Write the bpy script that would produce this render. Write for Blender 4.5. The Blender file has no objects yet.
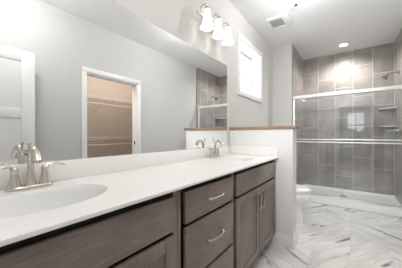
import bpy, bmesh, math, random
from mathutils import Vector, Matrix
PI = math.pi
SC = bpy.context.scene
COL = SC.collection

# ------------------------------------------------------------------ camera
cam_d = bpy.data.cameras.new('camera')
cam = bpy.data.objects.new('camera', cam_d)
COL.objects.link(cam)
cam.location = (1.1734, 0.0, 1.1358)
cam.rotation_euler = (PI / 2, 0, math.radians(36.5756))
cam_d.sensor_width = 36.0
cam_d.lens = 202.10 / 402 * 36.0
cam_d.shift_y = 1.01 / 402
cam_d.clip_start = 0.01
SC.camera = cam

# ------------------------------------------------------------------ world, exposure
SC.view_settings.view_transform = 'Standard'
SC.view_settings.look = 'None'
SC.view_settings.gamma = 1.0
SC.view_settings.use_curve_mapping = False
SC.view_settings.exposure = 0.44
w = bpy.data.worlds.new('sky')
SC.world = w
w.use_nodes = True
w.node_tree.nodes['Background'].inputs['Color'].default_value = (0.86, 0.93, 1.0, 1)
w.node_tree.nodes['Background'].inputs['Strength'].default_value = 2.6
SC.cycles.use_denoising = True
SC.cycles.max_bounces = 12
SC.cycles.diffuse_bounces = 6
SC.cycles.glossy_bounces = 6
SC.cycles.transparent_max_bounces = 16
SC.cycles.sample_clamp_indirect = 6.0

H = 2.743           # ceiling height
W = 1.819           # right wall
YR = -0.20          # rear wall (doorway to the bedroom)
YE = 3.8225         # end wall / front of the shower
YB = 4.817          # shower back wall
XS0, XS1 = 0.3454, 1.7827
YP, YP2, XP = 2.1645, 2.335, 0.7063     # half wall
XC, HC = 0.5712, 0.9105                 # counter front and height


def area(name, loc, size, energy, rot, color=(1, 1, 1), spread=PI):
    d = bpy.data.lights.new(name, 'AREA')
    d.shape = 'RECTANGLE'
    d.size, d.size_y = size
    d.energy = energy
    d.color = color
    d.spread = spread
    o = bpy.data.objects.new(name, d)
    COL.objects.link(o)
    o.location = loc
    o.rotation_euler = rot
    return o


# daylight through the bathroom window; added fill areas in the bedroom and the closet
area('bathroom_window_daylight', (-0.90, 2.80, 2.30), (1.6, 1.4), 22, (0, -PI / 2, 0), (0.93, 0.97, 1.0))
area('bedroom_left_fill', (-1.55, -2.4, 1.45), (1.6, 2.2), 8, (0, -PI / 2, 0), (0.97, 0.98, 1.0))  # added fill at the left bedroom wall, which has no window
area('bedroom_right_fill', (3.55, -2.4, 1.45), (1.6, 2.2), 8, (0, PI / 2, 0), (0.97, 0.98, 1.0))  # matching added fill at the solid right bedroom wall
area('closet_fill', (2.15, 2.1, H - 0.10), (0.4, 1.8), 29, (0, 0, 0), (1.0, 0.93, 0.85))  # added, unseen fill over the closet, without a fixture


def point(name, loc, energy, radius, color=(1, 1, 1)):
    d = bpy.data.lights.new(name, 'POINT')
    d.energy = energy
    d.shadow_soft_size = radius
    d.color = color
    o = bpy.data.objects.new(name, d)
    COL.objects.link(o)
    o.location = loc
    return o




def spot(name, loc, target, energy, angle, radius, color=(1, 1, 1), blend=0.8):
    d = bpy.data.lights.new(name, 'SPOT')
    d.energy = energy
    d.spot_size = math.radians(angle)
    d.spot_blend = blend
    d.shadow_soft_size = radius
    d.color = color
    o = bpy.data.objects.new(name, d)
    COL.objects.link(o)
    o.location = loc
    o.rotation_euler = (Vector(target) - Vector(loc)).to_track_quat('-Z', 'Y').to_euler()
    return o


# added fill spots above the camera, unseen, aimed straight down the room
spot('far_fill_spot', (1.25, -0.10, 2.48), (0.9, 4.0, 0.9), 112, 54, 0.06, (1.0, 0.99, 0.98), 1.0)
spot('near_fill_spot', (1.35, -0.10, 2.48), (0.5, 2.2, 0.3), 26, 54, 0.06, (1.0, 0.99, 0.98), 1.0)
point('near_fill_light', (1.15, 0.42, 2.55), 16, 0.10, (1.0, 0.995, 0.985))  # added fill light near the camera, out of view
point('far_fill_light', (0.80, 2.36, 2.63), 16, 0.04, (1.0, 0.995, 0.985))  # added fill light by the half wall, out of view



# ------------------------------------------------------------------ materials
def mat(name, color, rough=0.5, metal=0.0, spec=0.5, bump=0.0, bscale=200.0, coat=0.0):
    m = bpy.data.materials.new(name)
    m.use_nodes = True
    nt = m.node_tree
    b = nt.nodes['Principled BSDF']
    b.inputs['Base Color'].default_value = (*color, 1)
    b.inputs['Roughness'].default_value = rough
    b.inputs['Metallic'].default_value = metal
    b.inputs['Specular IOR Level'].default_value = spec
    b.inputs['Coat Weight'].default_value = coat
    if bump:
        tc = nt.nodes.new('ShaderNodeTexCoord')
        n = nt.nodes.new('ShaderNodeTexNoise')
        n.inputs['Scale'].default_value = bscale
        n.inputs['Detail'].default_value = 3
        bp = nt.nodes.new('ShaderNodeBump')
        bp.inputs['Strength'].default_value = bump
        bp.inputs['Distance'].default_value = 0.002
        nt.links.new(tc.outputs['Object'], n.inputs['Vector'])
        nt.links.new(n.outputs['Fac'], bp.inputs['Height'])
        nt.links.new(bp.outputs['Normal'], b.inputs['Normal'])
    return m


def ramp(nt, stops):
    r = nt.nodes.new('ShaderNodeValToRGB')
    e = r.color_ramp.elements
    while len(e) < len(stops):
        e.new(0.5)
    for k, (p, c) in enumerate(stops):
        e[k].position = p
        e[k].color = (*c, 1)
    return r


def wood(name, dark, light, stretch, rough=0.27, scale=9.0):
    m = bpy.data.materials.new(name)
    m.use_nodes = True
    nt = m.node_tree
    L = nt.links.new
    b = nt.nodes['Principled BSDF']
    tc = nt.nodes.new('ShaderNodeTexCoord')
    mp = nt.nodes.new('ShaderNodeMapping')
    mp.inputs['Scale'].default_value = stretch
    n1 = nt.nodes.new('ShaderNodeTexNoise')
    n1.inputs['Scale'].default_value = scale
    n1.inputs['Detail'].default_value = 7
    n1.inputs['Roughness'].default_value = 0.62
    n1.inputs['Distortion'].default_value = 0.4
    n2 = nt.nodes.new('ShaderNodeTexNoise')
    n2.inputs['Scale'].default_value = 5.0
    n2.inputs['Detail'].default_value = 3
    mx = nt.nodes.new('ShaderNodeMath')
    mx.operation = 'MULTIPLY_ADD'
    mx.inputs[1].default_value = 0.45
    r = ramp(nt, [(0.48, dark), (0.92, light)])
    L(tc.outputs['Object'], mp.inputs['Vector'])
    L(mp.outputs['Vector'], n1.inputs['Vector'])
    L(tc.outputs['Object'], n2.inputs['Vector'])
    L(n2.outputs['Fac'], mx.inputs[0])
    L(n1.outputs['Fac'], mx.inputs[2])
    L(mx.outputs[0], r.inputs['Fac'])
    L(r.outputs['Color'], b.inputs['Base Color'])
    b.inputs['Roughness'].default_value = rough
    return m


def glass_mat(name, tint, ior=1.5, boost=1.0):
    m = bpy.data.materials.new(name)
    m.use_nodes = True
    nt = m.node_tree
    L = nt.links.new
    nt.nodes.remove(nt.nodes['Principled BSDF'])
    out = nt.nodes['Material Output']
    tr = nt.nodes.new('ShaderNodeBsdfTransparent')
    tr.inputs['Color'].default_value = (*tint, 1)
    gl = nt.nodes.new('ShaderNodeBsdfGlossy')
    gl.inputs['Roughness'].default_value = 0.0
    fr = nt.nodes.new('ShaderNodeFresnel')
    fr.inputs['IOR'].default_value = ior
    mu = nt.nodes.new('ShaderNodeMath')
    mu.operation = 'MULTIPLY'
    mu.use_clamp = True
    mu.inputs[1].default_value = boost
    # back faces see the glass from inside: use the same fresnel by normal facing
    geo = nt.nodes.new('ShaderNodeNewGeometry')
    mx = nt.nodes.new('ShaderNodeMixShader')
    inv = nt.nodes.new('ShaderNodeMath')
    inv.operation = 'SUBTRACT'
    inv.inputs[0].default_value = 1.0
    m2 = nt.nodes.new('ShaderNodeMath')
    m2.operation = 'MULTIPLY'
    L(fr.outputs[0], mu.inputs[0])
    L(geo.outputs['Backfacing'], inv.inputs[1])
    L(mu.outputs[0], m2.inputs[0])
    L(inv.outputs[0], m2.inputs[1])
    L(m2.outputs[0], mx.inputs[0])
    L(tr.outputs[0], mx.inputs[1])
    L(gl.outputs[0], mx.inputs[2])
    L(mx.outputs[0], out.inputs['Surface'])
    return m


def emit_mat(name, color, strength):
    m = bpy.data.materials.new(name)
    m.use_nodes = True
    nt = m.node_tree
    b = nt.nodes['Principled BSDF']
    b.inputs['Base Color'].default_value = (0.9, 0.9, 0.88, 1)
    b.inputs['Roughness'].default_value = 0.3
    b.inputs['Emission Color'].default_value = (*color, 1)
    b.inputs['Emission Strength'].default_value = strength
    return m


def marble_floor():
    m = bpy.data.materials.new('marble_tile')
    m.use_nodes = True
    nt = m.node_tree
    L = nt.links.new
    N = nt.nodes.new
    b = nt.nodes['Principled BSDF']
    tc = N('ShaderNodeTexCoord')
    mp = N('ShaderNodeMapping')
    mp.inputs['Rotation'].default_value = (0, 0, math.radians(90))
    mp.inputs['Location'].default_value = (0.12, 0.05, 0)
    br = N('ShaderNodeTexBrick')
    br.offset = 0.5
    br.inputs['Color1'].default_value = (0, 0, 0, 1)
    br.inputs['Color2'].default_value = (1, 1, 1, 1)
    br.inputs['Mortar'].default_value = (0.5, 0.5, 0.5, 1)
    br.inputs['Scale'].default_value = 1.0
    br.inputs['Mortar Size'].default_value = 0.0016
    br.inputs['Mortar Smooth'].default_value = 0.0
    br.inputs['Brick Width'].default_value = 0.61
    br.inputs['Row Height'].default_value = 0.305
    L(tc.outputs['Object'], mp.inputs['Vector'])
    L(mp.outputs['Vector'], br.inputs['Vector'])
    # every tile is cut from another piece of the slab
    sc = N('ShaderNodeVectorMath')
    sc.operation = 'MULTIPLY'
    sc.inputs[1].default_value = (17.3, 9.1, 0)
    L(br.outputs['Color'], sc.inputs[0])
    ad = N('ShaderNodeVectorMath')
    ad.operation = 'ADD'
    L(tc.outputs['Object'], ad.inputs[0])
    L(sc.outputs[0], ad.inputs[1])
    # veins running diagonally
    sx = N('ShaderNodeSeparateColor')
    L(br.outputs['Color'], sx.inputs[0])
    pick = N('ShaderNodeMath'); pick.operation = 'GREATER_THAN'; pick.inputs[1].default_value = 0.42
    L(sx.outputs[0], pick.inputs[0])
    ang = N('ShaderNodeMapRange')
    ang.inputs['To Min'].default_value = math.radians(-57)
    ang.inputs['To Max'].default_value = math.radians(-147)
    L(pick.outputs[0], ang.inputs['Value'])
    vr = N('ShaderNodeVectorRotate')
    vr.rotation_type = 'Z_AXIS'
    L(ad.outputs[0], vr.inputs['Vector'])
    L(ang.outputs[0], vr.inputs['Angle'])
    mv = N('ShaderNodeMapping')
    mv.inputs['Scale'].default_value = (0.75, 3.0, 1.0)
    L(vr.outputs[0], mv.inputs['Vector'])

    def streak(scale, thin, dist, dscale):
        wv = N('ShaderNodeTexWave')
        wv.wave_type = 'BANDS'
        wv.bands_direction = 'Y'
        wv.inputs['Scale'].default_value = scale
        wv.inputs['Distortion'].default_value = dist
        wv.inputs['Detail'].default_value = 2.0
        wv.inputs['Detail Scale'].default_value = dscale
        wv.inputs['Detail Roughness'].default_value = 0.45
        L(vr.outputs[0], wv.inputs['Vector'])
        r = N('ShaderNodeMapRange')
        r.inputs['From Min'].default_value = 1 - thin
        r.inputs['From Max'].default_value = 1.0
        r.interpolation_type = 'SMOOTHSTEP'
        L(wv.outputs['Fac'], r.inputs['Value'])
        return r.outputs[0]
    v1 = streak(1.0, 0.044, 2.4, 1.0)
    v2 = streak(2.3, 0.055, 4.0, 1.2)
    msk = N('ShaderNodeTexNoise')
    msk.inputs['Scale'].default_value = 2.4
    msk.inputs['Detail'].default_value = 2
    L(ad.outputs[0], msk.inputs['Vector'])
    mr = N('ShaderNodeMapRange')
    mr.inputs['From Min'].default_value = 0.45
    mr.inputs['From Max'].default_value = 0.58
    L(msk.outputs['Fac'], mr.inputs['Value'])
    m1 = N('ShaderNodeMath'); m1.operation = 'MULTIPLY'
    L(v1, m1.inputs[0]); L(mr.outputs[0], m1.inputs[1])
    m2 = N('ShaderNodeMath'); m2.operation = 'MULTIPLY'; m2.inputs[1].default_value = 0.22
    L(v2, m2.inputs[0])
    mm = N('ShaderNodeMath'); mm.operation = 'MAXIMUM'
    L(m1.outputs[0], mm.inputs[0]); L(m2.outputs[0], mm.inputs[1])
    # soft warm clouds
    cl = N('ShaderNodeTexNoise')
    cl.inputs['Scale'].default_value = 3.2
    cl.inputs['Detail'].default_value = 4
    L(mv.outputs['Vector'], cl.inputs['Vector'])
    cr = ramp(nt, [(0.30, (0.64, 0.635, 0.62)), (0.60, (0.82, 0.815, 0.80))])
    L(cl.outputs['Fac'], cr.inputs['Fac'])
    mx = N('ShaderNodeMix'); mx.data_type = 'RGBA'
    L(mm.outputs[0], mx.inputs['Factor'])
    L(cr.outputs['Color'], mx.inputs['A'])
    mx.inputs['B'].default_value = (0.17, 0.17, 0.175, 1)
    mg = N('ShaderNodeMix'); mg.data_type = 'RGBA'
    L(br.outputs['Fac'], mg.inputs['Factor'])
    L(mx.outputs['Result'], mg.inputs['A'])
    mg.inputs['B'].default_value = (0.68, 0.675, 0.66, 1)
    L(mg.outputs['Result'], b.inputs['Base Color'])
    b.inputs['Roughness'].default_value = 0.28
    return m


def shower_tile(name, axis, origin):
    """Tall 12 x 24 tiles in columns, each column a third lower than the one before."""
    m = bpy.data.materials.new(name)
    m.use_nodes = True
    nt = m.node_tree
    L = nt.links.new
    N = nt.nodes.new
    b = nt.nodes['Principled BSDF']
    geo = N('ShaderNodeTexCoord')
    sp = N('ShaderNodeSeparateXYZ')
    L(geo.outputs['Object'], sp.inputs[0])

    def M(op, a, bb=None, c=None):
        n = N('ShaderNodeMath'); n.operation = op
        for k, v in enumerate((a, bb, c)):
            if v is None:
                continue
            if isinstance(v, (int, float)):
                n.inputs[k].default_value = v
            else:
                L(v, n.inputs[k])
        return n.outputs[0]
    TW, TH, G = 0.2875, 0.575, 0.006
    u = M('DIVIDE', M('SUBTRACT', sp.outputs[axis], origin), TW)
    iu = M('FLOOR', u)
    fu = M('SUBTRACT', u, iu)
    zz = M('DIVIDE', M('ADD', M('SUBTRACT', sp.outputs['Z'], 2.44), M('MULTIPLY', iu, TH / 3)), TH)
    iz = M('FLOOR', zz)
    fz = M('SUBTRACT', zz, iz)
    du = M('MULTIPLY', M('MINIMUM', fu, M('SUBTRACT', 1.0, fu)), TW)
    dz = M('MULTIPLY', M('MINIMUM', fz, M('SUBTRACT', 1.0, fz)), TH)
    d = M('MINIMUM', du, dz)
    grout = M('LESS_THAN', d, G / 2)
    cb = N('ShaderNodeCombineXYZ')
    L(iu, cb.inputs[0]); L(iz, cb.inputs[1])
    wn = N('ShaderNodeTexWhiteNoise'); wn.noise_dimensions = '3D'
    L(cb.outputs[0], wn.inputs['Vector'])
    ad = N('ShaderNodeVectorMath'); ad.operation = 'MULTIPLY_ADD'
    L(wn.outputs['Color'], ad.inputs[0])
    ad.inputs[1].default_value = (13, 13, 13)
    L(geo.outputs['Object'], ad.inputs[2])
    n1 = N('ShaderNodeTexNoise')
    n1.inputs['Scale'].default_value = 3.4
    n1.inputs['Detail'].default_value = 7
    n1.inputs['Roughness'].default_value = 0.6
    L(ad.outputs[0], n1.inputs['Vector'])
    f = M('MULTIPLY_ADD', wn.outputs['Value'], 0.16, M('SUBTRACT', n1.outputs['Fac'], 0.08))
    r = ramp(nt, [(0.30, (0.255, 0.233, 0.217)), (0.72, (0.42, 0.389, 0.366))])
    L(f, r.inputs['Fac'])
    mx = N('ShaderNodeMix'); mx.data_type = 'RGBA'
    L(grout, mx.inputs['Factor'])
    L(r.outputs['Color'], mx.inputs['A'])
    mx.inputs['B'].default_value = (0.70, 0.68, 0.655, 1)
    L(mx.outputs['Result'], b.inputs['Base Color'])
    b.inputs['Roughness'].default_value = 0.36
    return m


M_WALL = mat('greige_wall_paint', (0.62, 0.61, 0.595), 0.75, bump=0.08, bscale=260)
M_CEIL = mat('ceiling_paint', (0.88, 0.88, 0.885), 0.85, bump=0.1, bscale=180)
M_WHITE = mat('white_trim_paint', (0.84, 0.84, 0.835), 0.35)
M_CLOSET = mat('taupe_closet_paint', (0.385, 0.330, 0.287), 0.8, bump=0.08, bscale=260)
M_CARPET = mat('beige_carpet', (0.50, 0.46, 0.42), 0.95, bump=0.6, bscale=500)
M_FLOOR = marble_floor()
M_TBACK = shower_tile('shower_tile_back', 'X', XS0 - 0.0015)
M_TSIDE = shower_tile('shower_tile_side', 'Y', YB - 0.2875 * 4)
M_FRONT_H = wood('grey_brown_stained_wood_flat_grain', (0.150, 0.119, 0.103), (0.238, 0.193, 0.167), (14.0, 1.2, 14.0))
M_FRONT_V = wood('grey_brown_stained_wood_upright_grain', (0.150, 0.119, 0.103), (0.238, 0.193, 0.167), (14.0, 14.0, 1.2))
M_FRAME = wood('shade_darkened_frame_wood', (0.040, 0.034, 0.031), (0.085, 0.072, 0.064), (14.0, 14.0, 1.2))  # darker copy of the front wood, gap shade put into its colour
M_CAP = wood('brown_stained_cap_wood', (0.20, 0.12, 0.075), (0.42, 0.27, 0.18), (1.2, 14.0, 14.0), 0.4)
M_TOP = mat('white_cultured_marble', (0.86, 0.855, 0.835), 0.22)
M_BASIN = mat('glazed_white_basin', (0.82, 0.82, 0.81), 0.12)
M_PORC = mat('white_porcelain', (0.84, 0.84, 0.84), 0.08)
M_NICKEL = mat('brushed_nickel', (0.66, 0.62, 0.56), 0.24, 1.0)
M_SATIN = mat('satin_nickel_dark', (0.40, 0.38, 0.355), 0.28, 1.0)
M_PULL = mat('nickel_pull', (0.50, 0.47, 0.43), 0.26, 1.0)
M_CHROME = mat('polished_chrome', (0.80, 0.80, 0.80), 0.12, 1.0)
M_ALU = mat('satin_bright_aluminium', (0.90, 0.90, 0.90), 0.32, 0.75)
M_DARK = mat('dark_opening', (0.02, 0.02, 0.02), 0.7)
M_GRILLE = mat('grey_grille_plastic', (0.42, 0.42, 0.42), 0.6)
M_MIRROR = mat('silvered_mirror', (0.90, 0.91, 0.905), 0.0, 1.0)
M_GLASS = glass_mat('clear_shower_glass', (0.970, 0.987, 0.994), 1.5, 3.2)
M_PANE = glass_mat('window_glass', (0.96, 0.97, 0.97), 1.45)
M_SHADE = emit_mat('frosted_lit_glass', (1.0, 0.95, 0.88), 0.30)
M_LENS = emit_mat('lit_lamp_lens', (1.0, 0.96, 0.90), 9.0)
M_ACRYL = mat('white_acrylic', (0.87, 0.87, 0.87), 0.18)
M_WIRE = mat('taupe_coated_wire', (0.50, 0.45, 0.41), 0.4)
M_SHELF = mat('pale_stone_shelf', (0.62, 0.60, 0.57), 0.3)
M_PLASTIC = mat('white_plastic', (0.85, 0.85, 0.84), 0.3)
M_HEDGE = mat('hedge_leaf', (0.10, 0.16, 0.08), 0.8)


# ------------------------------------------------------------------ mesh helpers
class MB:
    def __init__(self):
        self.bm = bmesh.new()

    def box(self, a, b, bevel=0.0, seg=2):
        a, b = Vector(a), Vector(b)
        lo = Vector([min(a[i], b[i]) for i in range(3)])
        hi = Vector([max(a[i], b[i]) for i in range(3)])
        ret = bmesh.ops.create_cube(self.bm, size=1.0)
        vs = ret['verts']
        for v in vs:
            v.co = Vector([lo[i] + (v.co[i] + 0.5) * (hi[i] - lo[i]) for i in range(3)])
        if bevel:
            es = {e for v in vs for e in v.link_edges}
            bmesh.ops.bevel(self.bm, geom=list(es), offset=bevel, segments=seg, affect='EDGES', profile=0.5)
        return self

    def loft(self, rings, cap0=True, cap1=True):
        rows = [[self.bm.verts.new(p) for p in r] for r in rings]
        n = len(rows[0])
        for i in range(len(rows) - 1):
            for j in range(n):
                k = (j + 1) % n
                try:
                    self.bm.faces.new((rows[i][j], rows[i][k], rows[i + 1][k], rows[i + 1][j]))
                except ValueError:
                    pass
        if cap0:
            self.bm.faces.new(list(reversed(rows[0])))
        if cap1:
            self.bm.faces.new(rows[-1])
        return self

    def lathe(self, prof, center, axis='Z', n=28, sx=1.0, sy=1.0, cap=True):
        """prof: (radius, height) pairs along the axis."""
        c = Vector(center)
        rings = []
        for r, h in prof:
            ring = []
            for k in range(n):
                t = 2 * PI * k / n
                p, q = r * math.cos(t) * sx, r * math.sin(t) * sy
                v = {'Z': (p, q, h), 'X': (h, p, q), 'Y': (q, h, p)}[axis]
                ring.append(c + Vector(v))
            rings.append(ring)
        return self.loft(rings, cap, cap)

    def tube(self, pts, radii, n=12, cap=True, squash=None):
        pts = [Vector(p) for p in pts]
        if isinstance(radii, (int, float)):
            radii = [radii] * len(pts)
        rings = []
        up = None
        for i, p in enumerate(pts):
            t = (pts[min(i + 1, len(pts) - 1)] - pts[max(i - 1, 0)]).normalized()
            if up is None:
                up = Vector((0, 0, 1)) if abs(t.z) < 0.9 else Vector((1, 0, 0))
            s = t.cross(up).normalized()
            up = s.cross(t).normalized()
            kx, ky = squash[i] if squash else (1, 1)
            rings.append([p + s * math.cos(2 * PI * k / n) * radii[i] * kx + up * math.sin(2 * PI * k / n) * radii[i] * ky for k in range(n)])
        return self.loft(rings, cap, cap)

    def prism(self, pts, z0, z1, bevel=0.0):
        lo = [Vector((x, y, z0)) for x, y in pts]
        hi = [Vector((x, y, z1)) for x, y in pts]
        return self.loft([lo, hi])

    def build(self, name, m, parent=None, origin=None, smooth=True, angle=35):
        bm = self.bm
        bmesh.ops.recalc_face_normals(bm, faces=bm.faces[:])
        o0 = Vector(origin) if origin is not None else (world_origin(parent) if parent else Vector((0, 0, 0)))
        if o0.length:
            bmesh.ops.translate(bm, vec=-o0, verts=bm.verts[:])
        me = bpy.data.meshes.new(name)
        bm.to_mesh(me)
        bm.free()
        me.materials.append(m)
        if smooth:
            me.polygons.foreach_set('use_smooth', [True] * len(me.polygons))
            try:
                me.set_sharp_from_angle(angle=math.radians(angle))
            except Exception:
                pass
        o = bpy.data.objects.new(name, me)
        COL.objects.link(o)
        if parent:
            o.parent = parent
        else:
            o.location = o0
        return o


def world_origin(o):
    v = Vector(o.location)
    while o.parent:
        o = o.parent
        v += Vector(o.location)
    return v


def thing(name, label, cat, loc=(0, 0, 0), group=None):
    o = bpy.data.objects.new(name, None)
    o.empty_display_size = 0.1
    COL.objects.link(o)
    o.location = loc
    return tag(o, label, cat, group)


def tag(o, label, cat, group=None):
    o['label'] = label
    o['category'] = cat
    if group:
        o['group'] = group
    return o


def struct(o, label=None):
    o['kind'] = 'structure'
    if label:
        o['label'] = label
    return o


def copy_tree(o, parent=None):
    c = o.copy()
    COL.objects.link(c)
    if parent:
        c.parent = parent
    for ch in [x for x in bpy.data.objects if x.parent == o]:
        copy_tree(ch, c)
    return c


def wall(name, boxes, m, label=None):
    b = MB()
    for p, q in boxes:
        b.box(p, q)
    return struct(b.build(name, m, smooth=False), label)


def boolean_cut(o, cutters):
    for c in cutters:
        md = o.modifiers.new('cut', 'BOOLEAN')
        md.object = c
        md.operation = 'DIFFERENCE'
        md.solver = 'EXACT'
    dg = bpy.context.evaluated_depsgraph_get()
    dg.update()
    me = bpy.data.meshes.new_from_object(o.evaluated_get(dg))
    o.modifiers.clear()
    o.data = me
    for c in cutters:
        bpy.data.objects.remove(c)


# ================================================================== SETTING
T = 0.13
wall('floor', [((0, YR, -0.10), (W, YE, 0)), ((XS0, YE, -0.10), (XS1, YB, 0))], M_FLOOR, 'white marble look tile floor with grey diagonal veins')
wall('ceiling', [((-T, YR - T, H), (W + T, YB + T, H + 0.1))], M_CEIL, 'flat white ceiling of the bathroom')

# left wall with the window opening
WY0, WY1, WZ0, WZ1 = 2.415, 3.175, 1.715, 2.410
TL = 0.20
wall('wall_left', [((-TL, YR - T, 0), (0, WY0, H)), ((-TL, WY1, 0), (0, YE, H)), ((-TL, WY0, 0), (0, WY1, WZ0)), ((-TL, WY0, WZ1), (0, WY1, H))], M_WALL, 'light grey painted wall behind mirror and window')
# right wall with the closet opening
CY0, CY1, CZ = 1.315, 2.165, 2.02
wall('wall_right', [((W, YR - T, 0), (W + T, CY0, H)), ((W, CY1, 0), (W + T, YB + T, H)), ((W, CY0, CZ), (W + T, CY1, H))], M_WALL, 'light grey wall with closet doorway, seen in the mirror')
# rear wall with the doorway to the bedroom
DX0, DX1, DZ = 0.84, 1.665, 2.05
wall('wall_rear', [((0, YR - T, 0), (DX0, YR, H)), ((DX1, YR - T, 0), (W, YR, H)), ((DX0, YR - T, DZ), (DX1, YR, H))], M_WALL)
# end wall beside the shower and the shower shell
wall('wall_end', [((-T, YE, 0), (XS0 - 0.012, YB + T, H))], M_WALL, 'narrow grey end wall left of the shower')
wall('wall_back', [((XS0 - 0.012, YB + 0.012, 0), (W, YB + T, H))], M_WALL)
wall('wall_shower_back', [((XS0 - 0.012, YB, 0), (XS1 + 0.012, YB + 0.012, H))], M_TBACK, 'taupe tall tiles on the shower back wall')
wall('wall_shower_left', [((XS0 - 0.012, YE + 0.002, 0), (XS0, YB, H))], M_TSIDE, 'taupe tall tiles on the shower left wall')
wall('wall_shower_right', [((XS1, YE + 0.002, 0), (W, YB, H))], M_TSIDE, 'taupe tall tiles on the shower right wall')

# half wall with its wooden cap
M_PONY = mat('white_wall_paint', (0.80, 0.80, 0.805), 0.6)
struct(MB().box((0.0, YP, 0), (XP, YP2, 1.2)).build('wall_pony', M_PONY, smooth=False), 'white half wall between vanity and toilet')
struct(MB().box((0.0, YP - 0.018, 1.2), (XP + 0.034, YP2 + 0.018, 1.229), 0.004).build('trim_1', M_CAP), 'brown stained wood cap on the half wall')


def baseboard(name, pts, side, h=0.115):
    """Baseboard along a floor polyline, mitred at its corners; side = +1 when the room is left of the line."""
    pts = [Vector((*p, 0)) for p in pts]
    prof = [(0, 0), (0.014, 0), (0.014, h - 0.03), (0.010, h - 0.018), (0.007, h - 0.004), (0.004, h), (0, h)]
    rings = []
    for i, p in enumerate(pts):
        ns = []
        for a, c in ((i - 1, i), (i, i + 1)):
            if 0 <= a and c < len(pts):
                d = (pts[c] - pts[a]).normalized()
                ns.append(Vector((-d.y, d.x, 0)) * side)
        n = sum(ns, Vector()) / len(ns)
        n = n / n.length_squared
        rings.append([p + n * d + Vector((0, 0, z)) for d, z in prof])
    return struct(MB().loft(rings).build(name, M_WHITE, angle=25))


baseboard('baseboard_pony', [(0.50, YP), (XP, YP), (XP, YP2), (0, YP2), (0, YE), (XS0 - 0.012, YE)], -1)
baseboard('baseboard_right', [(W, CY1 + 0.066), (W, YE - 0.002)], 1)
baseboard('baseboard_right_near', [(W, YR), (W, CY0 - 0.066)], 1)

# casings of the closet doorway and of the bedroom doorway
cb = MB()
for y0, y1 in ((CY0 - 0.064, CY0), (CY1, CY1 + 0.064)):
    cb.box((W - 0.018, y0, 0), (W, y1, CZ), 0.004)
cb.box((W - 0.018, CY0 - 0.064, CZ), (W, CY1 + 0.064, CZ + 0.064), 0.004)
cb.box((W, CY0, 0), (W + T, CY0 + 0.015, CZ)).box((W, CY1 - 0.015, 0), (W + T, CY1, CZ)).box((W, CY0, CZ - 0.015), (W + T, CY1, CZ))
t2 = struct(cb.build('trim_2', M_WHITE), 'white casing round the closet doorway, seen in mirror')
MB().box((W + 0.05, CY1 - 0.0175, 0.97), (W + 0.08, CY1 - 0.015, 1.03)).build('strike_plate', M_DARK, t2)
db = MB()
for x0, x1 in ((DX0 - 0.064, DX0), (DX1, DX1 + 0.064)):
    db.box((x0, YR, 0), (x1, YR + 0.018, DZ), 0.004)
db.box((DX0 - 0.064, YR, DZ), (DX1 + 0.064, YR + 0.018, DZ + 0.064), 0.004)
db.box((DX0, YR - T, 0), (DX0 + 0.015, YR, DZ)).box((DX1 - 0.015, YR - T, 0), (DX1, YR, DZ)).box((DX0, YR - T, DZ - 0.015), (DX1, YR, DZ))
struct(db.build('trim_3', M_WHITE))

# closet behind the right wall
CX1, CYA, CYB = 2.92, 0.95, 3.35
wall('floor_closet', [((W, CYA, -0.1), (CX1, CYB, -0.001))], M_CARPET)
wall('wall_closet_back', [((CX1, CYA - 0.1, 0), (CX1 + 0.1, CYB + 0.1, H))], M_CLOSET, 'taupe back wall of the closet, seen in mirror')
wall('wall_closet_near', [((W + T, CYA - 0.1, 0), (CX1, CYA, H))], M_CLOSET)
wall('wall_closet_far', [((W + T, CYB, 0), (CX1, CYB + 0.1, H))], M_CLOSET)
wall('wall_closet_front', [((W + T, CYA, 0), (W + T + 0.008, CY0, H)), ((W + T, CY1, 0), (W + T + 0.008, CYB, H)), ((W + T, CY0, CZ), (W + T + 0.008, CY1, H))], M_CLOSET)
wall('ceiling_closet', [((W + T, CYA - 0.1, H), (CX1 + 0.1, CYB + 0.1, H + 0.1))], M_CEIL)

# bedroom behind the camera (seen reflected in the shower glass)
BY0, BX0, BX1 = -4.75, -1.6, 3.6
BW = (1.00, 1.72, 0.62, 2.26)
y0, y1 = BY0 - T, BY0
wall('floor_bedroom', [((BX0, BY0, -0.1), (BX1, YR, -0.002))], M_CARPET)
wall('ceiling_bedroom', [((BX0 - T, BY0 - T, H), (BX1 + T, YR - T, H + 0.1))], M_CEIL)
wall('wall_bedroom_far', [((BX0, y0, 0), (BW[0], y1, H)), ((BW[1], y0, 0), (BX1, y1, H)), ((BW[0], y0, 0), (BW[1], y1, BW[2])), ((BW[0], y0, BW[3]), (BW[1], y1, H))], M_WALL)
wall('wall_bedroom_left', [((BX0 - T, BY0 - T, 0), (BX0, YR, H))], M_WALL)
wall('wall_bedroom_right', [((BX1, BY0 - T, 0), (BX1 + T, YR, H))], M_WALL)
wall('wall_bedroom_near', [((BX0, YR - T, 0), (-T, YR, H)), ((W + T, YR - T, 0), (BX1, YR, H))], M_WALL)


def frame_rect(b, axis, c0, c1, a0, a1, z0, z1, wd, bevel=0.003):
    """A rectangular frame; axis = the thin axis ('X' or 'Y'), c0..c1 its extent."""
    def P(c, a, z):
        return (c, a, z) if axis == 'X' else (a, c, z)
    b.box(P(c0, a0, z0), P(c1, a0 + wd, z1), bevel)
    b.box(P(c0, a1 - wd, z0), P(c1, a1, z1), bevel)
    b.box(P(c0, a0 + wd, z0), P(c1, a1 - wd, z0 + wd), bevel)
    b.box(P(c0, a0 + wd, z1 - wd), P(c1, a1 - wd, z1), bevel)
    return b


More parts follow.
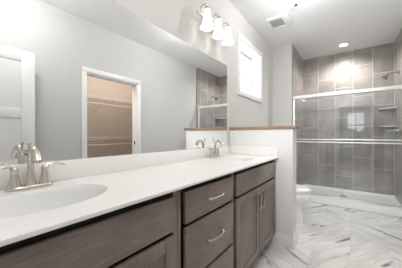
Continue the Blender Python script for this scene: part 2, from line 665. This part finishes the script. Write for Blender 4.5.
# bathroom window: casing, deep jamb lining, single hung sashes
win = MB()
frame_rect(win, 'X', 0.0, 0.018, WY0 - 0.058, WY1 + 0.058, WZ0 - 0.058, WZ1 + 0.058, 0.062, 0.004)
window_1 = struct(win.build('window_1', M_WHITE), 'small white cased window above the toilet')
frame_rect(MB(), 'X', -TL, 0.0, WY0, WY1, WZ0, WZ1, 0.010, 0).build('jamb_lining', M_WHITE, window_1)
zm = 2.055
s1 = frame_rect(MB(), 'X', -0.195, -0.168, WY0 + 0.01, WY1 - 0.01, zm - 0.018, WZ1 - 0.01, 0.034).build('upper_sash', M_WHITE, window_1)
MB().box((-0.184, WY0 + 0.04, zm), (-0.180, WY1 - 0.04, WZ1 - 0.04)).build('pane', M_PANE, s1)
s2 = frame_rect(MB(), 'X', -0.170, -0.142, WY0 + 0.01, WY1 - 0.01, WZ0 + 0.01, zm + 0.018, 0.036).build('lower_sash', M_WHITE, window_1)
MB().box((-0.158, WY0 + 0.04, WZ0 + 0.04), (-0.154, WY1 - 0.04, zm)).build('pane', M_PANE, s2)

# bedroom window
wb = frame_rect(MB(), 'Y', BY0, BY0 + 0.018, BW[0] - 0.06, BW[1] + 0.06, BW[2] - 0.06, BW[3] + 0.06, 0.062, 0.004)
window_2 = struct(wb.build('window_2', M_WHITE))
sb = frame_rect(MB(), 'Y', BY0 - 0.11, BY0 - 0.07, BW[0], BW[1], BW[2], BW[3], 0.045)
xm, zmm = (BW[0] + BW[1]) / 2, 1.62
sb.box((BW[0] + 0.04, BY0 - 0.11, zmm - 0.03), (BW[1] - 0.04, BY0 - 0.07, zmm + 0.03))
sb.box((xm - 0.012, BY0 - 0.1, BW[2] + 0.04), (xm + 0.012, BY0 - 0.08, BW[3] - 0.04))
sash = sb.build('sash', M_WHITE, window_2)
MB().box((BW[0] + 0.03, BY0 - 0.092, BW[2] + 0.03), (BW[1] - 0.03, BY0 - 0.088, BW[3] - 0.03)).build('pane', M_PANE, sash)

# ground and a clipped hedge outside the bedroom window
struct(MB().box((-12, -40, -0.5), (14, BY0 - T - 0.02, -0.35)).build('ground', mat('lawn_grass', (0.20, 0.26, 0.12), 0.9, bump=0.5, bscale=60), smooth=False))
random.seed(5)
hb = MB()
for k in range(9):
    x = -8 + k * 2.2
    hb.lathe([(0.02, 0), (1.3, 0.05), (1.6, 0.9), (1.3, 1.7), (0.7, 2.2), (0.05, 2.4)], (x + random.uniform(-.4, .4), -24 + random.uniform(-.5, .5), -0.35), n=14, sx=random.uniform(.9, 1.2))
struct(hb.build('exterior_hedge', M_HEDGE), None)

# entry door, open along the right wall
DXF = 1.622                       # face towards the room
DW0, DW1, DH = YR + 0.055, 0.695, 2.032
dleaf = MB()
dleaf.box((DXF + 0.008, DW0, 0.012), (DXF + 0.030, DW1, DH))
st = 0.115
zr = [0.012, 0.24, 0.77, 0.875, 1.315, 1.42, 1.915, DH]
for xs in ((DXF, DXF + 0.0085), (DXF + 0.0295, DXF + 0.038)):
    dleaf.box((xs[0], DW0, 0.012), (xs[1], DW0 + st, DH), 0.003)
    dleaf.box((xs[0], DW1 - st, 0.012), (xs[1], DW1, DH), 0.003)
    for a, b_ in ((0, 1), (2, 3), (4, 5), (6, 7)):
        dleaf.box((xs[0], DW0 + st, zr[a]), (xs[1], DW1 - st, zr[b_]), 0.003)
door_1 = struct(dleaf.build('door_1', M_WHITE), 'white three panel door standing open, seen in mirror')
hm = MB().lathe([(0.032, 0), (0.032, -0.008), (0.012, -0.010), (0.012, -0.04), (0.004, -0.042)], (DXF, 0.63, 0.95), 'X', 20)
hm.tube([(DXF - 0.035, 0.63, 0.95), (DXF - 0.036, 0.57, 0.95), (DXF - 0.034, 0.515, 0.952)], [0.011, 0.009, 0.007])
hm.build('lever_handle', M_NICKEL, door_1)
for z in (0.25, 1.02, 1.80):
    MB().lathe([(0.007, 0), (0.007, 0.09)], (DXF + 0.030, DW0 - 0.006, z), 'Z', 10).build('hinge', M_NICKEL, door_1)

# ================================================================== VANITY CABINETS
XF = 0.531      # face frame front
XD = 0.551      # door / drawer front face
CT = 0.8945     # carcass top (underside of the counter)
TK = 0.105      # toe kick height


def carcass(root, y0, y1, s0, s1):
    """Open-topped box with an upright stile of width s0 / s1 at either end of its front; the gaps between the fronts stay open."""
    b = MB()
    t = 0.010
    b.box((0.004, y0, TK), (XF - 0.019, y0 + t, CT)).box((0.004, y1 - t, TK), (XF - 0.019, y1, CT))
    b.box((0.004, y0 + t, TK), (XF - 0.019, y1 - t, TK + 0.016))
    b.box((0.004, y0 + t, TK + 0.016), (0.012, y1 - t, CT))
    b.box((XF - 0.040, y0 + t, 0.79), (XF - 0.030, y1 - t, CT))  # stretcher added to keep the gap under the counter dark
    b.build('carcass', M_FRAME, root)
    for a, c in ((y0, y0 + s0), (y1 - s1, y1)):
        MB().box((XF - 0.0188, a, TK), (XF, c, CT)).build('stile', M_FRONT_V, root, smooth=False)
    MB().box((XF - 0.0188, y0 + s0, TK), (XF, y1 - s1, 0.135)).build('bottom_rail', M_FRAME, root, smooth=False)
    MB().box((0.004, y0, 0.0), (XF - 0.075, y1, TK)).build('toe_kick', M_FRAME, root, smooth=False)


def slab(root, name, y0, y1, z0, z1):
    return MB().box((XF + 0.0005, y0, z0), (XD, y1, z1), 0.004, 2).build(name, M_FRONT_H, root)


def shaker(root, y0, y1, z0, z1):
    b = MB()
    w_ = 0.057
    frame_rect(b, 'X', XF + 0.0005, XD, y0, y1, z0, z1, w_, 0.0025)
    o = b.build('door', M_FRONT_V, root)
    # recessed panel with a bevelled surround
    p = MB()
    a0, a1, c0, c1 = y0 + w_ - 0.001, y1 - w_ + 0.001, z0 + w_ - 0.001, z1 - w_ + 0.001
    g = 0.010
    R = lambda x, d: [(x, a0 + d, c0 + d), (x, a1 - d, c0 + d), (x, a1 - d, c1 - d), (x, a0 + d, c1 - d)]
    p.loft([[Vector(v) for v in R(XF + 0.002, 0)], [Vector(v) for v in R(XD - 0.004, 0)], [Vector(v) for v in R(XD - 0.011, g)]])
    p.build('panel', M_FRONT_V, o)
    return o


def pull(parent, yc, zc, length=0.150, vertical=False):
    b = MB()
    n = 13
    pts, rad, sq = [], [], []
    for k in range(n):
        t = -1 + 2 * k / (n - 1)
        out = XD + 0.010 + 0.014 * (1 - t * t) ** 0.5
        a = t * length / 2
        pts.append((out, yc, zc + a) if vertical else (out, yc + a, zc))
        rad.append(0.0075 - 0.0022 * (1 - abs(t)))
        sq.append((1, 1))
    b.tube(pts, rad, 10)
    for s in (-1, 1):
        a = s * (length / 2 - 0.004)
        c = (XD - 0.0005, yc, zc + a) if vertical else (XD - 0.0005, yc + a, zc)
        b.lathe([(0.0095, 0), (0.009, 0.006), (0.0065, 0.013), (0.004, 0.016)], c, 'X', 12)
    b.build('pull', M_PULL, parent)


def sink_base(label, y0, y1, d0, dm, d1, s0, s1):
    root = thing('sink_cabinet', label, 'cabinet', (0.27, (y0 + y1) / 2, 0), 'vanity cabinet units')
    carcass(root, y0, y1, s0, s1)
    slab(root, 'false_drawer_front', d0, d1, 0.713, 0.865)
    a = shaker(root, d0, dm - 0.003, 0.124, 0.696)
    pull(a, dm - 0.032, 0.580, 0.150, True)
    b = shaker(root, dm + 0.003, d1, 0.124, 0.696)
    pull(b, dm + 0.040, 0.580, 0.150, True)
    return root


sink_base('dark wood sink cabinet at near left, beneath the nearer basin', YR + 0.005, 0.683, YR + 0.03, 0.236, 0.650, 0.022, 0.029)
sink_base('dark wood two door sink cabinet against the white half wall', 1.227, YP - 0.003, 1.246, 1.673, 2.132, 0.012, 0.026)
stack = thing('drawer_cabinet', 'dark wood three drawer cabinet between the two sink cabinets', 'cabinet', (0.27, 0.955, 0), 'vanity cabinet units')
carcass(stack, 0.685, 1.225, 0.022, 0.012)
for z0, z1 in ((0.713, 0.865), (0.430, 0.696), (0.124, 0.413)):
    d = slab(stack, 'drawer', 0.719, 1.204, z0, z1)
    pull(d, 0.978, (z0 + z1) / 2 if z1 > 0.7 else (z0 + z1) / 2, 0.155)

# countertop with two oval openings
top = MB().box((0.002, YR + 0.003, CT), (XC, YP - 0.002, HC), 0.004, 2).build('countertop', M_TOP)
SX, SAX, SAY = 0.292, 0.158, 0.222
SY = (0.243, 1.713)
cut = []
for sy in SY:
    cut.append(MB().lathe([(1, -0.1), (1, 0.1)], (SX, sy, HC), 'Z', 64, SAX, SAY).build('cutter', M_TOP))
boolean_cut(top, cut)
top.data.polygons.foreach_set('use_smooth', [False] * len(top.data.polygons))
tag(top, 'long white countertop with two oval basins and low backsplash', 'countertop')
MB().box((0.002, YR + 0.003, HC), (0.021, YP - 0.002, 1.008), 0.003).build('backsplash', M_TOP, top)
MB().box((0.0215, YP - 0.021, HC), (XC - 0.003, YP - 0.002, 1.006), 0.003).build('side_splash', M_TOP, top)


def sink(label, sy):
    root = thing('sink', label, 'sink', (SX, sy, HC), 'vanity basins')
    prof = [(0.998, -0.0025), (0.972, -0.006), (0.950, -0.018), (0.915, -0.050), (0.840, -0.088), (0.690, -0.118), (0.45, -0.134), (0.13, -0.139)]
    outer = [(r + 0.02 if 0.2 < r < 0.99 else r, z - 0.008) for r, z in reversed(prof)]
    outer = [(min(r, 0.998), z) for r, z in outer]
    b = MB()
    rings = []
    n = 56
    for r, z in prof + outer:
        rings.append([Vector((SX + r * SAX * math.cos(2 * PI * k / n), sy + r * SAY * math.sin(2 * PI * k / n), HC + z)) for k in range(n)])
    b.loft(rings, False, False)
    b.build('basin', M_BASIN, root, angle=60)
    MB().lathe([(0.0255, -0.0375), (0.0255, -0.002), (0.022, 0.001), (0.014, -0.001), (0.004, 0.002)], (SX, sy, HC - 0.138), 'Z', 24).build('drain', M_CHROME, root)


sink('white oval basin nearest the camera, below the large faucet', SY[0])
sink('far white oval basin in front of the white half wall', SY[1])


# faucets
def faucet(label, fy):
    fx = 0.078
    root = thing('faucet', label, 'faucet', (fx, fy, HC), 'two handle vanity faucets')
    z = HC + 0.0004
    # base plate: rounded oblong
    b = MB()
    rings = []
    for s, dz in ((1.0, 0.0), (1.0, 0.006), (0.93, 0.012), (0.84, 0.0145)):
        ring = []
        for k in range(40):
            t = 2 * PI * k / 40
            ex, ey = math.cos(t), math.sin(t)
            ring.append(Vector((fx + 0.029 * s * math.copysign(abs(ex) ** 0.7, ex), fy + (0.079 - 0.029 * (1 - s)) * math.copysign(abs(ey) ** 0.55, ey), z + dz)))
        rings.append(ring)
    b.loft(rings)
    b.build('base_plate', M_NICKEL, root)
    # spout: flared body, slender neck, arched bell-ended spout
    s = MB()
    pts = [(fx, fy, z + 0.010), (fx, fy, z + 0.03), (fx, fy, z + 0.07), (fx + 0.002, fy, z + 0.115), (fx + 0.010, fy, z + 0.148), (fx + 0.030, fy, z + 0.166), (fx + 0.056, fy, z + 0.163), (fx + 0.077, fy, z + 0.146), (fx + 0.090, fy, z + 0.118)]
    s.tube(pts, [0.0235, 0.0175, 0.0125, 0.0115, 0.0115, 0.0125, 0.0145, 0.0168, 0.0185], 18)
    sp = s.build('spout', M_NICKEL, root, angle=60)
    MB().lathe([(0.004, 0), (0.004, 0.03), (0.0075, 0.033), (0.0075, 0.040), (0.003, 0.045)], (fx - 0.018, fy, z + 0.15), 'Z', 12).build('lift_rod', M_NICKEL, sp)
    for sgn in (-1, 1):
        hy = fy + sgn * 0.0515
        h = MB().lathe([(0.0245, 0.010), (0.0225, 0.018), (0.0165, 0.045), (0.0130, 0.068), (0.0125, 0.074), (0.0150, 0.078), (0.0145, 0.086), (0.0085, 0.093), (0.002, 0.095)], (fx, hy, z), 'Z', 22)
        ho = h.build('handle', M_NICKEL, root, angle=50)
        lv = MB()
        lv.tube([(fx, hy - sgn * 0.006, z + 0.086), (fx + 0.001, hy + sgn * 0.016, z + 0.096), (fx + 0.003, hy + sgn * 0.040, z + 0.097), (fx + 0.006, hy + sgn * 0.062, z + 0.090), (fx + 0.008, hy + sgn * 0.076, z + 0.086)],
                [0.0075, 0.0080, 0.0085, 0.0090, 0.0060], 12, True, [(1, .8), (1, .6), (1.1, .5), (1.1, .45), (1, .5)])
        lv.build('lever', M_NICKEL, ho, angle=60)
    return root


f1 = faucet('nickel two lever faucet at the near basin, largest in view', 0.258)
f2 = copy_tree(f1)
f2.location.y = SY[1]
f2['label'] = 'nickel two lever faucet at the far basin near the half wall'

# ================================================================== WALL FITTINGS
MY0, MY1 = YR + 0.02, 2.0858
mir = MB().box((0.0, MY0, 1.0085), (0.006, MY1, 1.9504)).build('mirror', M_MIRROR, origin=(0, 1, 1.0085), smooth=False)
tag(mir, 'long frameless wall mirror above the double vanity', 'mirror')

# duplex outlet on the half wall
ol = thing('wall_outlet', 'white outlet plate on the half wall beside far faucet', 'outlet', (0.052, YP, 1.13))
MB().box((0.016, YP - 0.005, 1.076), (0.088, YP, 1.186), 0.002).build('cover_plate', M_PLASTIC, ol)
for z in (1.111, 1.151):
    MB().box((0.035, YP - 0.0075, z - 0.016), (0.069, YP - 0.004, z + 0.016), 0.004).build('receptacle', M_PLASTIC, ol)
    sl = MB()
    for x in (0.045, 0.058):
        sl.box((x, YP - 0.0078, z - 0.007), (x + 0.0025, YP - 0.0072, z + 0.005))
    sl.build('slot', M_DARK, ol)

# three light vanity fixture
LX, LY = 0.125, (1.505, 1.70, 1.888)
vl = thing('vanity_light', 'three shade nickel vanity light on wall above the mirror', 'wall light', (0, 1.70, 2.26))
MB().lathe([(0.066, 0.0), (0.066, 0.010), (0.055, 0.020), (0.030, 0.026), (0.003, 0.027)], (0.0, 1.70, 2.245), 'X', 28).build('back_plate', M_NICKEL, vl)
MB().tube([(0.055, 1.44, 2.25), (0.055, 1.96, 2.25)], 0.0085, 12).lathe([(0.012, 0), (0.012, 0.04)], (0.018, 1.70, 2.25), 'X', 12).build('crossbar', M_NICKEL, vl)
for y in LY:
    a = MB()
    pts = [(0.055, y, 2.25)]
    for k in range(9):
        t = PI - PI * k / 8
        pts.append((0.090 + 0.035 * math.cos(t), y, 2.300 + 0.035 * math.sin(t)))
    pts.append((LX, y, 2.285))
    a.tube(pts, 0.006, 10)
    a.build('arm', M_NICKEL, vl)
    MB().lathe([(0.004, 0.052), (0.008, 0.048), (0.006, 0.040), (0.010, 0.034), (0.022, 0.022), (0.026, 0.0), (0.022, -0.004)], (LX, y, 2.270), 'Z', 22).build('shade_holder', M_NICKEL, vl)
    sh = MB()
    pr = [(0.031, 0.0), (0.034, -0.02), (0.036, -0.055), (0.041, -0.095), (0.051, -0.130), (0.064, -0.158), (0.066, -0.164), (0.063, -0.164), (0.048, -0.130), (0.038, -0.095), (0.033, -0.055), (0.031, -0.02), (0.028, -0.003)]
    sh.lathe(pr, (LX, y, 2.272), 'Z', 28, cap=False)
    sh.build('shade', M_SHADE, vl, angle=60)
    ld = bpy.data.lights.new('bulb', 'POINT')
    ld.energy = 0.15
    ld.shadow_soft_size = 0.045
    ld.color = (1.0, 0.93, 0.84)
    lo = bpy.data.objects.new('bulb', ld)
    COL.objects.link(lo)
    lo.parent = vl
    lo.location = Vector((LX, y, 2.10)) - Vector(vl.location)

# ceiling fan grille
vx0, vx1, vy0, vy1 = 0.225, 0.502, 2.805, 3.115
fan = thing('exhaust_fan_cover', 'white square ceiling fan cover with grey grille', 'vent', (0.36, 2.96, H))
fb = MB()
frame_rect(fb, 'X', 0, 1, 0, 1, 0, 1, 0.1, 0)
fb.bm.free()
fb = MB()
gx0, gx1, gy0, gy1 = 0.245, 0.415, 2.865, 3.065
fb.box((vx0, vy0, H - 0.016), (gx0, vy1, H), 0.003).box((gx1, vy0, H - 0.016), (vx1, vy1, H), 0.003)
fb.box((gx0, vy0, H - 0.016), (gx1, gy0, H), 0.003).box((gx0, gy1, H - 0.016), (gx1, vy1, H), 0.003)
fb.build('cover_frame', M_PLASTIC, fan)
MB().box((gx0 - 0.001, gy0 - 0.001, H - 0.005), (gx1 + 0.001, gy1 + 0.001, H)).build('backing', M_DARK, fan)
gb = MB()
k = gy0 + 0.004
while k < gy1 - 0.005:
    gb.box((gx0, k, H - 0.013), (gx1, k + 0.009, H - 0.006))
    k += 0.013
gb.build('grille', M_GRILLE, fan)

spk = thing('ceiling_sprinkler', 'tiny dark sprinkler head on the ceiling, right of fan', 'sprinkler', (0.636, 2.665, H))
MB().lathe([(0.028, 0), (0.026, -0.006), (0.008, -0.008)], (0.636, 2.665, H), 'Z', 20).build('escutcheon', M_PLASTIC, spk)
MB().lathe([(0.007, -0.006), (0.007, -0.026), (0.017, -0.028), (0.017, -0.031), (0.002, -0.032)], (0.636, 2.665, H), 'Z', 16).build('deflector', M_DARK, spk)

# recessed light over the shower
DLX, DLY = 1.066, 4.40
dl = thing('recessed_light', 'round lit recessed ceiling light above the shower', 'ceiling light', (DLX, DLY, H))
MB().lathe([(0.085, 0), (0.085, -0.004), (0.062, -0.008), (0.060, 0)], (DLX, DLY, H), 'Z', 32, cap=False).build('trim_ring', M_PLASTIC, dl)
MB().lathe([(0.062, 0), (0.062, -0.004), (0.002, -0.005)], (DLX, DLY, H), 'Z', 32).build('lens', M_LENS, dl)
sd = bpy.data.lights.new('recessed_bulb', 'SPOT')
sd.energy = 50
sd.spot_size = math.radians(158)
sd.spot_blend = 0.7
sd.shadow_soft_size = 0.06
sd.color = (1.0, 0.97, 0.93)
so = bpy.data.objects.new('recessed_bulb', sd)
COL.objects.link(so)
so.parent = dl
so.location = (0, 0, -0.03)

# added ceiling lamps, bodies for the two fill lights, outside the frame
for lx, ly, lab in ((1.15, 0.42, 'added unseen ceiling lamp above the near end of the aisle'), (0.80, 2.36, 'added unseen ceiling lamp above the white half wall')):
    fl = thing('added_ceiling_lamp', lab, 'ceiling light', (lx, ly, H), 'added ceiling lamps')
    MB().lathe([(0.17, 0), (0.17, -0.03), (0.15, -0.045)], (lx, ly, H), 'Z', 32).build('base', M_PLASTIC, fl)
    MB().lathe([(0.148, -0.045), (0.148, -0.06), (0.12, -0.075), (0.002, -0.085)], (lx, ly, H), 'Z', 32).build('diffuser', M_SHADE, fl)

# ================================================================== TOILET
TY = 2.90
wc = thing('toilet', 'white porcelain toilet half hidden behind the half wall', 'toilet', (0.38, TY, 0))


def egg(cx, z, back, front, half, n=40, p=0.85):
    ring = []
    for k in range(n):
        t = 2 * PI * k / n
        c, s = math.cos(t), math.sin(t)
        x = cx + (front if c > 0 else back) * c
        y = half * math.copysign(abs(s) ** p, s)
        ring.append(Vector((x, TY + y, z)))
    return ring


bw = MB()
bw.loft([egg(0.40, 0.0, 0.26, 0.290, 0.122), egg(0.40, 0.03, 0.26, 0.284, 0.118), egg(0.40, 0.12, 0.25, 0.272, 0.112), egg(0.40, 0.21, 0.24, 0.272, 0.120), egg(0.42, 0.265, 0.24, 0.295, 0.155), egg(0.45, 0.315, 0.25, 0.310, 0.182), egg(0.45, 0.380, 0.25, 0.316, 0.188), egg(0.45, 0.392, 0.24, 0.308, 0.180)])
bw.build('bowl', M_PORC, wc, angle=60)
MB().loft([egg(0.45, 0.3995, 0.22, 0.308, 0.180), egg(0.45, 0.402, 0.225, 0.318, 0.188), egg(0.45, 0.416, 0.225, 0.320, 0.190), egg(0.45, 0.420, 0.22, 0.314, 0.186)]).build('seat', M_PLASTIC, wc, angle=60)
MB().loft([egg(0.45, 0.4255, 0.22, 0.308, 0.182), egg(0.45, 0.428, 0.225, 0.320, 0.190), egg(0.45, 0.440, 0.225, 0.317, 0.187), egg(0.45, 0.452, 0.20, 0.288, 0.160), egg(0.45, 0.458, 0.1, 0.15, 0.08)]).build('lid', M_PLASTIC, wc, angle=60)
for sy in (-1, 1):
    MB().lathe([(0.012, 0.392), (0.012, 0.428)], (0.245, TY + sy * 0.075, 0), 'Z', 10).build('hinge', M_PLASTIC, wc)
    MB().lathe([(0.010, 0.3915), (0.010, 0.401)], (0.62, TY + sy * 0.11, 0), 'Z', 10).build('bumper', M_PLASTIC, wc)
MB().box((0.025, TY - 0.215, 0.385), (0.205, TY + 0.215, 0.735), 0.025, 3).build('tank', M_PORC, wc)
MB().box((0.018, TY - 0.225, 0.737), (0.215, TY + 0.225, 0.770), 0.010, 3).build('tank_lid', M_PORC, wc)
MB().lathe([(0.012, 0), (0.012, 0.012)], (0.205, TY - 0.16, 0.68), 'X', 14).tube([(0.217, TY - 0.165, 0.68), (0.222, TY - 0.09, 0.675)], [0.007, 0.005], 10).build('flush_lever', M_CHROME, wc)
MB().box((0.05, TY - 0.09, 0.30), (0.24, TY + 0.09, 0.386), 0.02).build('neck', M_PORC, wc)

# ================================================================== SHOWER
CU = 0.128      # curb height
pan = thing('shower_pan', 'white acrylic shower base with raised front curb', 'shower base', (1.065, 4.3, 0))
pb = MB()
g = 0.002
yf, yb_ = YE + 0.030, YB - g
xl, xr = XS0 + g, XS1 - g
pb.box((xl, yf, 0), (xr, yf + 0.085, CU), 0.012, 3)
pb.loft([[Vector(p) for p in ((xl, yf + 0.07, 0.0), (xr, yf + 0.07, 0), (xr, yb_, 0), (xl, yb_, 0))],
         [Vector(p) for p in ((xl, yf + 0.07, 0.085), (xr, yf + 0.07, 0.085), (xr, yb_, 0.085), (xl, yb_, 0.085))],
         [Vector(p) for p in ((xl + .022, yf + 0.086, 0.085), (xr - .022, yf + 0.086, 0.085), (xr - .022, yb_ - .022, 0.085), (xl + .022, yb_ - .022, 0.085))],
         [Vector(p) for p in ((xl + .05, yf + 0.11, 0.052), (xr - .05, yf + 0.11, 0.052), (xr - .05, yb_ - .05, 0.052), (xl + .05, yb_ - .05, 0.052))],
         [Vector(p) for p in ((1.0, 4.38, 0.040), (1.12, 4.38, 0.040), (1.12, 4.46, 0.040), (1.0, 4.46, 0.040))]])
pb.build('basin', M_ACRYL, pan, angle=30)
MB().lathe([(0.055, 0.0), (0.055, 0.004), (0.05, 0.006), (0.004, 0.006)], (1.06, 4.42, 0.0402), 'Z', 28).build('drain_cover', M_CHROME, pan)
ds = MB()
for k in range(-3, 4):
    ww = 0.036 * math.sqrt(max(0.05, 1 - (k / 4) ** 2))
    ds.box((1.06 - ww, 4.42 + k * 0.012 - 0.002, 0.0462), (1.06 + ww, 4.42 + k * 0.012 + 0.002, 0.0468))
ds.build('drain_slots', M_DARK, pan)

en = thing('sliding_shower_door', 'two panel sliding glass shower door with silver top rail', 'shower door', (1.065, YE + 0.07, CU))
ye = YE + 0.045
MB().box((XS0 + 0.001, ye - 0.032, 1.763), (XS1 - 0.001, ye + 0.034, 1.822), 0.006, 2).build('top_rail', M_ALU, en)
for x0, x1 in ((XS0 + 0.001, XS0 + 0.026), (XS1 - 0.026, XS1 - 0.001)):
    MB().box((x0, ye - 0.02, CU + 0.002), (x1, ye + 0.024, 1.7625), 0.003).build('side_jamb', M_ALU, en)
MB().box((XS0 + 0.027, ye - 0.022, CU + 0.0005), (XS1 - 0.027, ye + 0.026, CU + 0.020), 0.004).build('bottom_track', M_ALU, en)


def panel(x0, x1, yg, bar_y):
    p = MB().box((x0, yg - 0.003, CU + 0.022), (x1, yg + 0.003, 1.762)).build('glass_panel', M_GLASS, en, smooth=False)
    for z in (1.064, 1.018):
        b = MB().tube([(x0 + 0.02, bar_y, z), (x1 - 0.02, bar_y, z)], 0.0085, 12)
        for x in (x0 + 0.04, x1 - 0.04):
            b.tube([(x, bar_y, z), (x, yg - math.copysign(0.0032, yg - bar_y), z)], 0.007, 10)
        b.build('towel_bar', M_ALU, p)


panel(XS0 + 0.03, 1.075, ye + 0.012, ye - 0.034)
panel(1.03, XS1 - 0.03, ye - 0.010, ye - 0.046)

# shower head and valve on the right wall
hd = thing('shower_sprayer', 'brushed nickel shower head on the right tiled wall', 'shower head', (XS1, 4.40, 2.12))
MB().lathe([(0.030, 0), (0.028, -0.008), (0.012, -0.012)], (XS1, 4.40, 2.12), 'X', 22).build('flange', M_SATIN, hd)
MB().tube([(XS1 - 0.002, 4.40, 2.12), (XS1 - 0.05, 4.40, 2.135), (XS1 - 0.10, 4.40, 2.128), (XS1 - 0.135, 4.40, 2.10)], 0.0095, 12).build('shower_arm', M_SATIN, hd)
rose = MB().lathe([(0.013, 0.0), (0.016, -0.018), (0.024, -0.034), (0.044, -0.062), (0.046, -0.070), (0.042, -0.072), (0.004, -0.073)], (0, 0, 0), 'Z', 24)
bmesh.ops.rotate(rose.bm, verts=rose.bm.verts[:], cent=(0, 0, 0), matrix=Matrix.Rotation(math.radians(42), 3, 'Y'))
bmesh.ops.translate(rose.bm, verts=rose.bm.verts[:], vec=(XS1 - 0.130, 4.40, 2.106))
rose.build('spray_head', M_SATIN, hd, angle=40)
va = thing('shower_valve', 'round nickel shower valve with lever on right tiled wall', 'valve', (XS1, 4.31, 1.20))
MB().lathe([(0.085, 0), (0.083, -0.006), (0.06, -0.012), (0.028, -0.016), (0.026, -0.05), (0.022, -0.056), (0.003, -0.058)], (XS1, 4.31, 1.20), 'X', 30).build('escutcheon', M_SATIN, va)
MB().tube([(XS1 - 0.045, 4.31, 1.20), (XS1 - 0.085, 4.33, 1.205), (XS1 - 0.150, 4.35, 1.19)], [0.011, 0.009, 0.007], 12).build('lever', M_SATIN, va)


def corner_shelf(z, label):
    b = MB()
    n = 14
    r = 0.215
    x1, y1_ = XS1 - 0.001, YB - 0.001
    pts = [(x1, y1_)]
    for k in range(n + 1):
        t = PI / 2 * k / n
        f = 0.80 + 0.20 * abs(math.cos(2 * t))
        pts.append((x1 - r * f * math.cos(t), y1_ - r * f * math.sin(t)))
    b.prism(pts, z - 0.018, z)
    tag(b.build('corner_shelf', M_SHELF, origin=(x1, y1_, z)), label, 'shelf', 'corner shelves in the shower')


corner_shelf(1.605, 'pale corner shelf in the shower, upper of the two')
corner_shelf(1.295, 'pale corner shelf in the shower, lower one near the valve')

# ================================================================== CLOSET SHELVES
def wire_shelf(z, label):
    x0, x1 = CX1 - 0.32, CX1 - 0.002
    y0_, y1_ = CYA + 0.004, CYB - 0.004
    root = thing('wire_shelf', label, 'shelf', (CX1, 2.0, z), 'wire shelves in the closet')
    d = MB()
    for k in range(11):
        x = x0 + (x1 - x0) * k / 10
        d.tube([(x, y0_, z), (x, y1_, z)], 0.0035, 6)
    y = y0_ + 0.15
    while y < y1_:
        d.tube([(x1, y, z - 0.004), (x0, y, z - 0.004), (x0, y, z - 0.035)], 0.0028, 6)
        y += 0.15
    d.tube([(x0, y0_, z - 0.035), (x0, y1_, z - 0.035)], 0.005, 6)
    d.build('deck', M_WIRE, root)
    MB().tube([(x0 + 0.02, y0_, z - 0.14), (x0 + 0.02, y1_, z - 0.14)], 0.010, 10).build('hanging_rod', M_WIRE, root)
    for y in (1.25, 1.95, 2.65):
        MB().tube([(x0 + 0.01, y, z - 0.01), (x0 + 0.02, y, z - 0.14), (x1, y, z - 0.27)], 0.0055, 8).build('bracket', M_WIRE, root)


wire_shelf(1.86, 'upper wire closet shelf, seen in the mirror')
wire_shelf(1.09, 'lower wire closet shelf, seen in the mirror')
